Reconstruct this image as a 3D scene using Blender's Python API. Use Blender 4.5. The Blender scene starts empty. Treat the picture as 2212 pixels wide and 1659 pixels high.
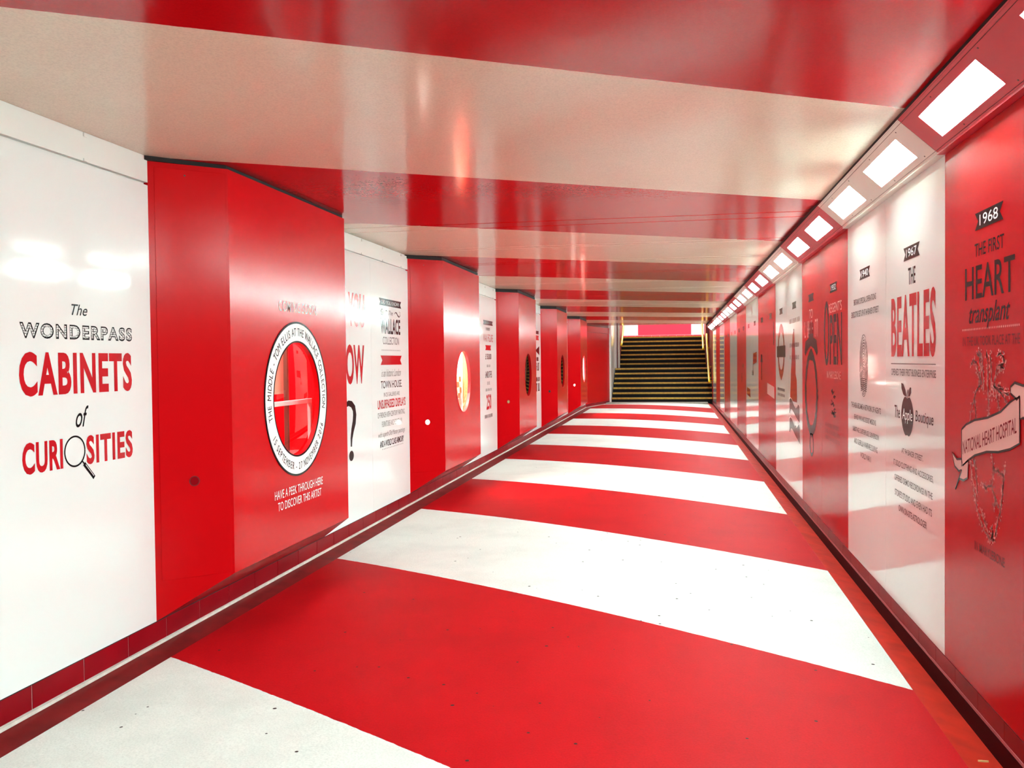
import bpy, bmesh, math, random
from mathutils import Matrix, Vector
random.seed(7)
sc = bpy.context.scene
C = sc.collection

# ------------------------------------------------------------------ camera
cam_data = bpy.data.cameras.new('camera')
cam_data.sensor_width = 36.0
cam_data.lens = 32.2487
cam_data.clip_start = 0.05
cam_data.clip_end = 200
cam = bpy.data.objects.new('camera', cam_data)
C.objects.link(cam)
ROT = ((0.98444, 0.006433, 0.175602), (0.175379, 0.026261, -0.984151), (-0.010942, 0.999634, 0.024724))
M = Matrix(ROT).to_4x4()
M.translation = Vector((0, 0, 1.45))
cam.matrix_world = M
sc.camera = cam

# ------------------------------------------------------------------ world, exposure
w = bpy.data.worlds.new('world')
sc.world = w
w.use_nodes = True
w.node_tree.nodes['Background'].inputs[0].default_value = (1, 0.97, 0.95, 1)
w.node_tree.nodes['Background'].inputs[1].default_value = 0.0
sc.view_settings.view_transform = 'Standard'
sc.view_settings.look = 'None'
sc.view_settings.gamma = 1
sc.view_settings.use_curve_mapping = False
sc.view_settings.exposure = 1.95
LAMP = 30.0          # cornice lamps
LOBBY = 24.0         # lamps at the head of the stairs
CASE = 20.0          # lamps inside the display cabinets

# ------------------------------------------------------------------ dimensions (metres)
XL, XR, XF = -2.6187, 1.1546, -2.3247      # left wall, right wall, cabinet fronts
Y0, MOD = 4.2636, 2.2804                   # first stripe edge on the walls, stripe width
HALF = MOD / 2
HC = 2.504                                  # ceiling
YB, YE, YS = -4.0, 29.6, 30.0              # back of the passage, end of its ceiling, foot of the stairs
GL, GR = -2.4795, 1.0097                   # edges of the striped floor
def ceil_z(y):
    return HC + (0.0 if y < 6.6 else 0.010 + 0.0021 * (y - 6.6))
def floor_z(x, y):
    return 0.0016 * (y - 5) + 0.042 * (1 - ((x + 0.735) / 1.745) ** 2)

# ------------------------------------------------------------------ materials
def mat(name, col, rough=0.5, spec=0.5, coat=0.0, metal=0.0, noise=0.0, nscale=8.0, bump=0.0, bscale=60.0, coat_rough=0.05):
    m = bpy.data.materials.new(name)
    m.use_nodes = True
    nt = m.node_tree
    b = nt.nodes['Principled BSDF']
    b.inputs['Base Color'].default_value = (*col, 1)
    b.inputs['Roughness'].default_value = rough
    b.inputs['Specular IOR Level'].default_value = spec
    b.inputs['Coat Weight'].default_value = coat
    b.inputs['Coat Roughness'].default_value = coat_rough
    b.inputs['Metallic'].default_value = metal
    tc = nt.nodes.new('ShaderNodeTexCoord')
    if noise > 0:
        n = nt.nodes.new('ShaderNodeTexNoise')
        n.inputs['Scale'].default_value = nscale
        n.inputs['Detail'].default_value = 6
        nt.links.new(tc.outputs['Object'], n.inputs['Vector'])
        r = nt.nodes.new('ShaderNodeMapRange')
        r.inputs['From Min'].default_value = 0.3
        r.inputs['From Max'].default_value = 0.7
        r.inputs['To Min'].default_value = 1 - noise
        r.inputs['To Max'].default_value = 1
        nt.links.new(n.outputs['Fac'], r.inputs['Value'])
        mx = nt.nodes.new('ShaderNodeMix')
        mx.data_type = 'RGBA'
        mx.blend_type = 'MULTIPLY'
        mx.inputs[0].default_value = 1
        mx.inputs[6].default_value = (*col, 1)
        nt.links.new(r.outputs[0], mx.inputs[7])
        nt.links.new(mx.outputs[2], b.inputs['Base Color'])
    if bump > 0:
        n2 = nt.nodes.new('ShaderNodeTexNoise')
        n2.inputs['Scale'].default_value = bscale
        n2.inputs['Detail'].default_value = 3
        nt.links.new(tc.outputs['Object'], n2.inputs['Vector'])
        bp = nt.nodes.new('ShaderNodeBump')
        bp.inputs['Strength'].default_value = bump
        bp.inputs['Distance'].default_value = 0.002
        nt.links.new(n2.outputs['Fac'], bp.inputs['Height'])
        nt.links.new(bp.outputs[0], b.inputs['Normal'])
    return m

def emit(name, col, s):
    m = bpy.data.materials.new(name)
    m.use_nodes = True
    b = m.node_tree.nodes['Principled BSDF']
    b.inputs['Base Color'].default_value = (0.9, 0.9, 0.9, 1)
    b.inputs['Emission Color'].default_value = (*col, 1)
    b.inputs['Emission Strength'].default_value = s
    return m

RED = (0.53, 0.0033, 0.0072)
WHITE = (0.87, 0.87, 0.855)

def stripe_mat(name, slope, edge, light, red, rough, spec, bump, bscale, light_first, dirt):
    """two paints in diagonal bands: band index = floor((y - slope*x - edge)/MOD)"""
    m = bpy.data.materials.new(name)
    m.use_nodes = True
    nt = m.node_tree
    N = nt.nodes.new
    L = nt.links.new
    b = nt.nodes['Principled BSDF']
    tc = N('ShaderNodeTexCoord')
    sep = N('ShaderNodeSeparateXYZ')
    L(tc.outputs['Object'], sep.inputs[0])
    def math_(op, a, bb=None):
        n = N('ShaderNodeMath')
        n.operation = op
        for i, v in enumerate((a, bb)):
            if v is None:
                continue
            if isinstance(v, (int, float)):
                n.inputs[i].default_value = v
            else:
                L(v, n.inputs[i])
        return n.outputs[0]
    wob = N('ShaderNodeTexNoise')
    wob.inputs['Scale'].default_value = 22
    wob.inputs['Detail'].default_value = 4
    L(tc.outputs['Object'], wob.inputs['Vector'])
    t = math_('SUBTRACT', sep.outputs[1], math_('MULTIPLY', sep.outputs[0], slope))
    t = math_('ADD', t, math_('MULTIPLY', math_('SUBTRACT', wob.outputs['Fac'], 0.5), 0.012))
    t = math_('DIVIDE', math_('SUBTRACT', t, edge), 2 * MOD)
    f = math_('FRACT', math_('ADD', t, 50.0))
    first = math_('LESS_THAN', f, 0.5)            # 1 in the first band
    n1 = N('ShaderNodeTexNoise')
    n1.inputs['Scale'].default_value = 1.6
    n1.inputs['Detail'].default_value = 8
    n1.inputs['Roughness'].default_value = 0.65
    L(tc.outputs['Object'], n1.inputs['Vector'])
    ramp = N('ShaderNodeMapRange')
    ramp.inputs['From Min'].default_value = 0.36
    ramp.inputs['From Max'].default_value = 0.56
    ramp.inputs['To Min'].default_value = 1 - dirt
    ramp.inputs['To Max'].default_value = 1
    L(n1.outputs['Fac'], ramp.inputs['Value'])
    mx = N('ShaderNodeMix')
    mx.data_type = 'RGBA'
    L(first, mx.inputs[0])
    a, c = (red, light) if light_first else (light, red)
    mx.inputs[6].default_value = (*a, 1)
    mx.inputs[7].default_value = (*c, 1)
    mul = N('ShaderNodeMix')
    mul.data_type = 'RGBA'
    mul.blend_type = 'MULTIPLY'
    mul.inputs[0].default_value = 1
    L(mx.outputs[2], mul.inputs[6])
    grain = N('ShaderNodeTexNoise')
    grain.inputs['Scale'].default_value = 130
    grain.inputs['Detail'].default_value = 3
    L(tc.outputs['Object'], grain.inputs['Vector'])
    gr = N('ShaderNodeMapRange')
    gr.inputs['From Min'].default_value = 0.3
    gr.inputs['From Max'].default_value = 0.6
    gr.inputs['To Min'].default_value = 0.86
    gr.inputs['To Max'].default_value = 1.0
    L(grain.outputs['Fac'], gr.inputs['Value'])
    L(math_('MULTIPLY', ramp.outputs[0], gr.outputs[0]), mul.inputs[7])
    out = mul.outputs[2]
    if dirt > 0.05:                               # trodden-in specks
        vo = N('ShaderNodeTexVoronoi')
        vo.inputs['Scale'].default_value = 11
        vo.inputs['Randomness'].default_value = 1
        L(tc.outputs['Object'], vo.inputs['Vector'])
        sel = N('ShaderNodeSeparateColor')
        L(vo.outputs['Color'], sel.inputs[0])
        dot = math_('LESS_THAN', vo.outputs['Distance'], math_('MULTIPLY', math_('MAXIMUM', math_('SUBTRACT', sel.outputs[0], 0.40), 0.0), 0.16))
        sp = N('ShaderNodeMix')
        sp.data_type = 'RGBA'
        L(dot, sp.inputs[0])
        L(out, sp.inputs[6])
        sp.inputs[7].default_value = (0.05, 0.03, 0.025, 1)
        out = sp.outputs[2]
    L(out, b.inputs['Base Color'])
    b.inputs['Roughness'].default_value = rough
    b.inputs['Specular IOR Level'].default_value = spec
    n2 = N('ShaderNodeTexNoise')
    n2.inputs['Scale'].default_value = bscale
    n2.inputs['Detail'].default_value = 5
    L(tc.outputs['Object'], n2.inputs['Vector'])
    bp = N('ShaderNodeBump')
    bp.inputs['Strength'].default_value = bump
    bp.inputs['Distance'].default_value = 0.003
    L(n2.outputs['Fac'], bp.inputs['Height'])
    L(bp.outputs[0], b.inputs['Normal'])
    return m

def glass_mat(name):
    m = bpy.data.materials.new(name)
    m.use_nodes = True
    nt = m.node_tree
    for n in list(nt.nodes):
        nt.nodes.remove(n)
    o = nt.nodes.new('ShaderNodeOutputMaterial')
    mix = nt.nodes.new('ShaderNodeMixShader')
    fr = nt.nodes.new('ShaderNodeFresnel')
    fr.inputs['IOR'].default_value = 1.6
    geo = nt.nodes.new('ShaderNodeNewGeometry')
    ior = nt.nodes.new('ShaderNodeMapRange')
    ior.inputs['To Min'].default_value = 1.6
    ior.inputs['To Max'].default_value = 1 / 1.6
    nt.links.new(geo.outputs['Backfacing'], ior.inputs['Value'])
    nt.links.new(ior.outputs[0], fr.inputs['IOR'])
    tr = nt.nodes.new('ShaderNodeBsdfTransparent')
    gl = nt.nodes.new('ShaderNodeBsdfGlossy')
    gl.inputs['Roughness'].default_value = 0.01
    nt.links.new(fr.outputs[0], mix.inputs[0])
    nt.links.new(tr.outputs[0], mix.inputs[1])
    nt.links.new(gl.outputs[0], mix.inputs[2])
    nt.links.new(mix.outputs[0], o.inputs[0])
    return m

def bead_mat(name):
    """white lettering crossed by rows of dark dots, like a bulb sign"""
    m = mat(name, (0.86, 0.85, 0.82), 0.3)
    nt = m.node_tree
    b = nt.nodes['Principled BSDF']
    tc = nt.nodes.new('ShaderNodeTexCoord')
    vo = nt.nodes.new('ShaderNodeTexVoronoi')
    vo.feature = 'DISTANCE_TO_EDGE'
    vo.inputs['Scale'].default_value = 95
    vo.inputs['Randomness'].default_value = 0.35
    nt.links.new(tc.outputs['Object'], vo.inputs['Vector'])
    lt = nt.nodes.new('ShaderNodeMath')
    lt.operation = 'LESS_THAN'
    lt.inputs[1].default_value = 0.12
    nt.links.new(vo.outputs['Distance'], lt.inputs[0])
    mx = nt.nodes.new('ShaderNodeMix')
    mx.data_type = 'RGBA'
    nt.links.new(lt.outputs[0], mx.inputs[0])
    mx.inputs[6].default_value = (0.86, 0.85, 0.82, 1)
    mx.inputs[7].default_value = (0.03, 0.028, 0.026, 1)
    nt.links.new(mx.outputs[2], b.inputs['Base Color'])
    return m

m_floor = stripe_mat('floor_paint', -0.6394, 4.1562 + 0.6394 * GL, (0.84, 0.815, 0.77), RED, 0.6, 0.07, 0.25, 90, False, 0.10)
m_ceil = stripe_mat('ceiling_paint', 0.6, Y0 - 0.6 * XR, (0.78, 0.68, 0.53), (0.47, 0.0035, 0.0065), 0.14, 0.2, 0.13, 26, True, 0.03)
m_white = mat('white_gloss_panel', WHITE, 0.07, 0.45)
m_red = mat('red_gloss_panel', RED, 0.25, 0.055)
m_cab = mat('red_satin_cabinet', (0.60, 0.003, 0.006), 0.2, 0.15)
m_frieze = mat('white_frieze', (0.84, 0.82, 0.78), 0.35)
m_cream = mat('cream_cornice', (0.80, 0.74, 0.66), 0.45)
m_cred = mat('red_cornice', (0.55, 0.02, 0.04), 0.4)
m_tile = mat('oxblood_tile', (0.30, 0.0022, 0.008), 0.3, 0.08, noise=0.25, nscale=3)
m_grout = mat('pale_grout', (0.72, 0.60, 0.55), 0.8)
m_bead = mat('pale_sealant', (0.82, 0.74, 0.66), 0.6, noise=0.25, nscale=20)
m_tileshade = mat('shade_darkened_tile', (0.045, 0.001, 0.0025), 0.5, 0.02)  # tile red taken far down to put shade into the lower right course
m_gutl = mat('dark_red_channel', (0.24, 0.008, 0.009), 0.5, 0.15, noise=0.4, nscale=7)
m_gutr = mat('orange_red_channel', (0.64, 0.026, 0.012), 0.45, 0.2, noise=0.35, nscale=7)
m_gap = mat('dark_gap', (0.02, 0.012, 0.012), 0.8)
m_ink = mat('black_ink', (0.010, 0.009, 0.010), 0.18, 0.1)
m_redink = mat('red_ink', (0.55, 0.012, 0.018), 0.12, 0.3)
m_grey = mat('grey_ink', (0.15, 0.13, 0.125), 0.2, 0.2)
m_wink = mat('white_ink', (0.90, 0.90, 0.88), 0.5, 0.2)
m_darkred = mat('dark_ink_on_red', (0.030, 0.004, 0.009), 0.25, 0.055)
m_faint = mat('faint_dark_ink', (0.20, 0.005, 0.010), 0.25, 0.055)
m_pink = mat('pink_ink', (0.95, 0.31, 0.30), 0.3, 0.08)
m_rib = mat('pale_pink_ink', (0.82, 0.49, 0.45), 0.25, 0.1)
m_beads = bead_mat('bulb_lettering')
m_lamp = emit('lamp_diffuser', (0.70, 1.0, 0.98), LAMP)
m_lobby = emit('lobby_lamp', (1.0, 0.98, 0.98), LOBBY)
m_case = emit('case_lamp', (1.0, 0.93, 0.80), CASE)
m_case_dim = emit('case_lamp_dim', (0.9, 1.0, 1.0), 7.0)
m_frame = mat('lamp_rim', (0.8, 0.78, 0.75), 0.4)
m_glass = glass_mat('clear_glass')
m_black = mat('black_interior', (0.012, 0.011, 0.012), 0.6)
m_gapshade = mat('gap_shade_black', (0.012, 0.008, 0.008), 0.8)  # near black that stands for shade in the gap over the cabinets
m_beige = mat('beige_board', (0.70, 0.42, 0.28), 0.5)
m_steel = mat('brushed_steel', (0.75, 0.68, 0.62), 0.3, metal=0.7)
m_post = mat('dark_brown_post', (0.16, 0.06, 0.04), 0.4)
m_orange = mat('orange_board', (0.85, 0.16, 0.04), 0.4)
m_caramel = mat('tan_paper', (0.50, 0.32, 0.12), 0.6)
m_step = mat('black_step', (0.007, 0.005, 0.005), 0.6, 0.2, noise=0.3, nscale=10)
m_nose = mat('ochre_nosing', (0.64, 0.37, 0.05), 0.5, noise=0.35, nscale=14)
m_rail = mat('yellow_rail', (0.86, 0.66, 0.02), 0.25)
m_strip = mat('grey_threshold', (0.36, 0.32, 0.27), 0.6, noise=0.3, nscale=12)
m_maroon = mat('maroon_paint', (0.20, 0.008, 0.01), 0.35)
m_pinkwall = mat('crimson_wall', (0.80, 0.03, 0.07), 0.4)
m_screw = mat('dull_screw', (0.12, 0.06, 0.05), 0.5)
m_wood = mat('pale_matchwood', (0.80, 0.55, 0.22), 0.6)

# ------------------------------------------------------------------ mesh builder
class MB:
    def __init__(s):
        s.v, s.f, s.m = [], [], []
    def add(s, vs, fs, mi=0):
        o = len(s.v)
        s.v += [tuple(p) for p in vs]
        s.f += [tuple(i + o for i in f) for f in fs]
        s.m += [mi] * len(fs)
    def box(s, x0, x1, y0, y1, z0, z1, mi=0):
        s.add([(x0, y0, z0), (x1, y0, z0), (x1, y1, z0), (x0, y1, z0), (x0, y0, z1), (x1, y0, z1), (x1, y1, z1), (x0, y1, z1)],
              [(0, 3, 2, 1), (4, 5, 6, 7), (0, 1, 5, 4), (1, 2, 6, 5), (2, 3, 7, 6), (3, 0, 4, 7)], mi)
    def prism_y(s, prof, y0, y1, mi=0):               # prof: list of (x, z)
        n = len(prof)
        s.add([(x, y0, z) for x, z in prof] + [(x, y1, z) for x, z in prof],
              [tuple(range(n)), tuple(range(2 * n - 1, n - 1, -1))] + [(i, i + n, (i + 1) % n + n, (i + 1) % n) for i in range(n)], mi)
    def prism_z(s, prof, z0, z1, mi=0):               # prof: list of (x, y)
        n = len(prof)
        s.add([(x, y, z0) for x, y in prof] + [(x, y, z1) for x, y in prof],
              [tuple(range(n - 1, -1, -1)), tuple(range(n, 2 * n))] + [(i, (i + 1) % n, (i + 1) % n + n, i + n) for i in range(n)], mi)
    def tube(s, pts, r, n=10, mi=0, cap=True):
        pts = [Vector(p) for p in pts]
        rings = []
        for i, p in enumerate(pts):
            d = (pts[min(i + 1, len(pts) - 1)] - pts[max(i - 1, 0)]).normalized()
            a = d.cross(Vector((0, 0, 1)))
            if a.length < 1e-3:
                a = d.cross(Vector((0, 1, 0)))
            a.normalize()
            b = d.cross(a)
            rings.append([p + a * (r * math.cos(2 * math.pi * k / n)) + b * (r * math.sin(2 * math.pi * k / n)) for k in range(n)])
        vs = [q for R in rings for q in R]
        fs = []
        for i in range(len(pts) - 1):
            for k in range(n):
                fs.append((i * n + k, i * n + (k + 1) % n, (i + 1) * n + (k + 1) % n, (i + 1) * n + k))
        if cap:
            fs += [tuple(range(n - 1, -1, -1)), tuple(range((len(pts) - 1) * n, len(pts) * n))]
        s.add(vs, fs, mi)
    def build(s, name, mats, parent=None, smooth=False, fix=True, bevel=0.0, loc=None):
        me = bpy.data.meshes.new(name)
        me.from_pydata(s.v, [], s.f)
        if not isinstance(mats, (list, tuple)):
            mats = [mats]
        for m in mats:
            me.materials.append(m)
        me.polygons.foreach_set('material_index', s.m)
        if fix:
            bm = bmesh.new()
            bm.from_mesh(me)
            bmesh.ops.recalc_face_normals(bm, faces=bm.faces)
            bm.to_mesh(me)
            bm.free()
        if smooth:
            me.polygons.foreach_set('use_smooth', [True] * len(me.polygons))
        me.update()
        o = bpy.data.objects.new(name, me)
        C.objects.link(o)
        if parent is not None:
            o.parent = parent
            o.matrix_parent_inverse = Matrix.Translation(parent.location).inverted()
        if bevel:
            md = o.modifiers.new('bevel', 'BEVEL')
            md.width = bevel
            md.segments = 2
            md.limit_method = 'ANGLE'
        return o

def thing(name, label, cat, loc, group=None):
    o = bpy.data.objects.new(name, None)
    C.objects.link(o)
    o.empty_display_size = 0.1
    o.location = loc
    o['label'] = label
    o['category'] = cat
    if group:
        o['group'] = group
    return o

def tag(o, label, cat, group=None):
    o['label'] = label
    o['category'] = cat
    if group:
        o['group'] = group
    return o

def struct(o):
    o['kind'] = 'structure'
    return o

ORD = ['first', 'second', 'third', 'fourth', 'fifth', 'sixth', 'seventh', 'eighth', 'ninth', 'tenth', 'eleventh', 'twelfth',
       'thirteenth', 'fourteenth', 'fifteenth', 'sixteenth', 'seventeenth', 'eighteenth', 'nineteenth', 'twentieth',
       'twenty-first', 'twenty-second', 'twenty-third', 'twenty-fourth', 'twenty-fifth', 'twenty-sixth']

# ------------------------------------------------------------------ lettering and flat prints on walls
_cache = {}
def glyphs(body, bold=0.0, shear=0.0, spacing=1.0):
    key = (body, bold, shear, spacing)
    if key not in _cache:
        cu = bpy.data.curves.new('t', 'FONT')
        cu.body = body
        cu.offset = bold
        cu.shear = shear
        cu.space_character = spacing
        cu.resolution_u = 4
        cu.fill_mode = 'FRONT'
        o = bpy.data.objects.new('t', cu)
        C.objects.link(o)
        bpy.context.view_layer.update()
        me = bpy.data.meshes.new_from_object(o.evaluated_get(bpy.context.evaluated_depsgraph_get()))
        vs = [(v.co.x, v.co.y) for v in me.vertices]
        fs = [tuple(p.vertices) for p in me.polygons]
        bpy.data.objects.remove(o)
        bpy.data.curves.remove(cu)
        bpy.data.meshes.remove(me)
        _cache[key] = (vs, fs)
    return _cache[key]

class Wall:
    """prints on a plane x = X facing the passage; u runs along +-y, v is height"""
    def __init__(s, X, sgn):
        s.X, s.s = X, sgn
    def p(s, y, z, off=0.001):
        return (s.X + s.s * off, y, z)
    def text(s, mb, body, y0, y1, z0, z1, bold=0.0, shear=0.0, dz=0.0, off=0.001, spacing=1.0, mi=0):
        vs, fs = glyphs(body, bold, shear, spacing)
        xa, xb = min(v[0] for v in vs), max(v[0] for v in vs)
        ya, yb = min(v[1] for v in vs), max(v[1] for v in vs)
        out = []
        for x, y in vs:
            u = (x - xa) / (xb - xa)
            out.append(s.p(y0 + u * (y1 - y0), z0 + (y - ya) / (yb - ya) * (z1 - z0) + dz * (u - 0.5), off))
        mb.add(out, fs, mi)
    def poly(s, mb, pts, off=0.001, mi=0):
        mb.add([s.p(y, z, off) for y, z in pts], [tuple(range(len(pts)))], mi)
    def line(s, mb, pts, wd, off=0.0012, mi=0):
        n = len(pts)
        vs = []
        for i in range(n):
            a, b = pts[max(i - 1, 0)], pts[min(i + 1, n - 1)]
            dy, dz = b[0] - a[0], b[1] - a[1]
            l = math.hypot(dy, dz) or 1
            h = (wd[i] if isinstance(wd, (list, tuple)) else wd) / 2
            vs += [s.p(pts[i][0] - dz / l * h, pts[i][1] + dy / l * h, off), s.p(pts[i][0] + dz / l * h, pts[i][1] - dy / l * h, off)]
        mb.add(vs, [(2 * i, 2 * i + 1, 2 * i + 3, 2 * i + 2) for i in range(n - 1)], mi)
    def oval(s, mb, cy, cz, ry, rz, wd, off=0.0012, n=48, a0=0.0, a1=360.0, mi=0):
        s.line(mb, [(cy + ry * math.cos(math.radians(a0 + (a1 - a0) * i / n)), cz + rz * math.sin(math.radians(a0 + (a1 - a0) * i / n))) for i in range(n + 1)], wd, off, mi)
    def disc(s, mb, cy, cz, ry, rz, off=0.001, n=40, mi=0):
        s.poly(mb, [(cy + ry * math.cos(2 * math.pi * i / n), cz + rz * math.sin(2 * math.pi * i / n)) for i in range(n)], off, mi)
    def marks(s, mb, y0, y1, z0, z1, n=None, wd=None, rnd=None):
        """a line of print too small to read: little upright and cross strokes"""
        rnd = rnd or random
        h = z1 - z0
        n = n or max(5, int(abs(y1 - y0) / (h * 0.42)))
        st = (y1 - y0) / n
        wd = wd or abs(st) * 0.28
        for i in range(n):
            if rnd.random() < 0.13:
                continue
            y = y0 + st * (i + 0.5)
            s.line(mb, [(y - st * 0.3, z0), (y - st * 0.3, z1)], wd)
            k = rnd.random()
            if k < 0.6:
                s.line(mb, [(y + st * 0.25, z0), (y + st * 0.25, z1)], wd)
            zz = z0 + h * rnd.choice((0.08, 0.5, 0.92))
            s.line(mb, [(y - st * 0.3, zz), (y + st * 0.3, zz)], h * 0.13)
    def swallow(s, mb, y0, y1, z0, z1, notch=0.18, off=0.001, mi=0, tilt=0.0):
        d = (y1 - y0) * notch * (z1 - z0) / abs(y1 - y0) * 3
        zm = (z0 + z1) / 2
        s.poly(mb, [(y0, z0), (y1, z0 + tilt), (y1 - d, zm + tilt), (y1, z1 + tilt), (y0, z1), (y0 + d, zm)], off, mi)
    def dots(s, mb, y0, y1, z, n, r, dz=0.0, off=0.001):
        for i in range(n):
            u = (i + 0.5) / n
            s.disc(mb, y0 + (y1 - y0) * u, z + dz * (u - 0.5), r, r, off, 8)

LW, RW, FW = Wall(XL, 1), Wall(XR, -1), Wall(XF, 1)

# ------------------------------------------------------------------ floor, ceiling, shell
def build_shell():
    b = MB()
    xs = [GL + (GR - GL) * i / 20 for i in range(21)]
    ys = [YB + (YS - YB) * i / 40 for i in range(41)]
    b.add([(x, y, floor_z(x, y)) for y in ys for x in xs],
          [(j * 21 + i, j * 21 + i + 1, (j + 1) * 21 + i + 1, (j + 1) * 21 + i) for j in range(40) for i in range(20)])
    b.box(GL, GR, YB, YS, -0.35, -0.30)
    struct(b.build('floor', m_floor, smooth=False))
    for n, (xa, xb), mm, dz in (('trim_1', (XL - 0.03, GL), m_gutl, (0.019, -0.001)), ('trim_2', (GR, XR + 0.03), m_gutr, (-0.001, -0.042))):
        g = MB()
        vs = []
        for y in ys:
            for x, d in ((xa, dz[0]), (xb, dz[1])):
                vs.append((x, y, floor_z(GL, y) + d))
            for x in (xb, xa):
                vs.append((x, y, -0.30))
        g.add(vs, [(j * 4 + k, j * 4 + (k + 1) % 4, (j + 1) * 4 + (k + 1) % 4, (j + 1) * 4 + k) for j in range(40) for k in range(4)])
        struct(g.build(n, mm))
    # ceiling: flat slab with narrow joints across it beyond the first bay
    prof = [(YB, HC)]
    joints = [6.66, 6.95, 7.2]
    y = 8.45
    while y < 28.5:
        joints += [y, y + 0.15]
        y += 1.385
    for y in joints:
        za, zb = ceil_z(y - 0.009 - 1e-6), ceil_z(y + 0.009)
        if y == 6.66:
            za = HC
        prof += [(y - 0.009, za), (y - 0.009, za + 0.015), (y + 0.009, zb + 0.015), (y + 0.009, zb)]
    prof += [(YE, ceil_z(YE)), (YE, HC + 0.36), (YB, HC + 0.36)]
    c = MB()
    n = len(prof)
    xa, xb = XL - 0.3, XR + 0.3
    c.add([(xa, y, z) for y, z in prof] + [(xb, y, z) for y, z in prof],
          [(i, i + n, (i + 1) % n + n, (i + 1) % n) for i in range(n)])
    struct(c.build('ceiling', m_ceil))
    # wall behind the left panels, open behind each cabinet
    wl = MB()
    edges = [YB] + [v for k in range(5) for v in (Y0 + 2 * k * MOD, Y0 + (2 * k + 1) * MOD)] + [27.2]
    for i in range(0, len(edges), 2):
        wl.box(XL - 0.12, XL - 0.022, edges[i], edges[i + 1], -0.3, HC + 0.06)
    for k in range(5):
        ya = Y0 + 2 * k * MOD
        wl.box(XL - 0.75, XL - 0.70, ya - 0.1, ya + MOD + 0.1, -0.3, HC + 0.06)
    struct(wl.build('wall_left', m_frieze))
    wr = MB()
    wr.box(XR + 0.022, XR + 0.12, YB, YS + 0.6, -0.3, HC + 0.06)
    struct(wr.build('wall_right', m_red))
    wb = MB()
    wb.box(XL - 0.1, XR + 0.1, YB - 0.1, YB, -0.3, HC)
    struct(wb.build('wall_back', m_frieze))
    # white frieze boards over the left panels
    t = 3
    for i in range(0, len(edges), 2):
        f = MB()
        f.box(XL - 0.022, XL + 0.002, edges[i], edges[i + 1] - 0.004, 2.372, ceil_z(edges[i]) - 0.001)
        ya = edges[i] + 0.35
        while ya < edges[i + 1]:
            f.box(XL + 0.002, XL + 0.010, ya - 0.010, ya + 0.010, HC - 0.022, HC - 0.004)
            f.box(XL + 0.002, XL + 0.008, ya - 0.012, ya + 0.012, 2.372, 2.384)
            ya += 0.57
        struct(f.build('trim_%d' % t, m_frieze))
        t += 1
    # skirting: one tile course with grout joints and a pale bead
    bl = MB()
    y = 3.35 - 20 * 0.34
    while y < 27.2:
        ya, yb = max(y, YB), min(y + 0.34, 27.2)
        if yb > ya:
            bl.box(XL - 0.03, XL - 0.008, ya + 0.003, yb - 0.003, 0.033, 0.133, 0)
        y += 0.34
    bl.box(XL - 0.035, XL - 0.011, YB, 27.2, 0.0, 0.136, 1)
    bl.box(XL - 0.03, XL - 0.009, YB, 27.2, 0.133, 0.142, 3)
    n = 60
    for j in range(n):
        a, c2 = YB + (27.25 - YB) * j / n, YB + (27.25 - YB) * (j + 1) / n
        z0, z1 = floor_z(GL, a) + 0.017, floor_z(GL, c2) + 0.017
        bl.add([(XL - 0.01, a, z0 + 0.016), (XL + 0.003, a, z0 + 0.014), (XL + 0.004, a, z0), (XL - 0.01, c2, z1 + 0.016), (XL + 0.003, c2, z1 + 0.014), (XL + 0.004, c2, z1)],
               [(0, 1, 4, 3), (1, 2, 5, 4)], 2)
    struct(bl.build('baseboard_left', [m_tile, m_grout, m_bead, m_gap]))
    br = MB()
    y = 3.24 - 25 * 0.295
    while y < YS:
        ya, yb = max(y, YB), min(y + 0.295, YS)
        if yb > ya:
            br.box(XR + 0.004, XR + 0.03, ya + 0.0015, yb - 0.0015, 0.060, 0.131, 0)
            br.box(XR + 0.001, XR + 0.03, ya, yb, -0.20, 0.047, 3)
        y += 0.295
    br.box(XR + 0.006, XR + 0.035, YB, YS, -0.2, 0.132, 1)
    br.box(XR + 0.002, XR + 0.03, YB, YS, 0.047, 0.060, 1)
    br.box(XR + 0.008, XR + 0.03, YB, YS, 0.131, 0.140, 2)
    m_rgrout = mat('dusky_grout', (0.50, 0.16, 0.18), 0.8)
    struct(br.build('baseboard_right', [m_tile, m_rgrout, m_gap, m_tileshade]))

build_shell()

# ------------------------------------------------------------------ cornice with its lamps
CT, CB = Vector((0.9596, 0, 2.4853)), Vector((1.1337, 0, 2.3252))
CD = (CB - CT).normalized()
CN = Vector((-abs(CD.z), 0, -abs(CD.x)))        # faces down into the passage
def cpt(s, y, off):
    q = CT + CD * s + CN * off
    return (q.x, y, q.z)
TOT = (CB - CT).length
def cbox(mb, s0, s1, y0, y1, o0, o1, mi=0):
    mb.add([cpt(s, y, o) for o in (o0, o1) for y in (y0, y1) for s in (s0, s1)],
           [(0, 1, 3, 2), (4, 6, 7, 5), (0, 4, 5, 1), (2, 3, 7, 6), (0, 2, 6, 4), (1, 5, 7, 3)], mi)

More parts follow.
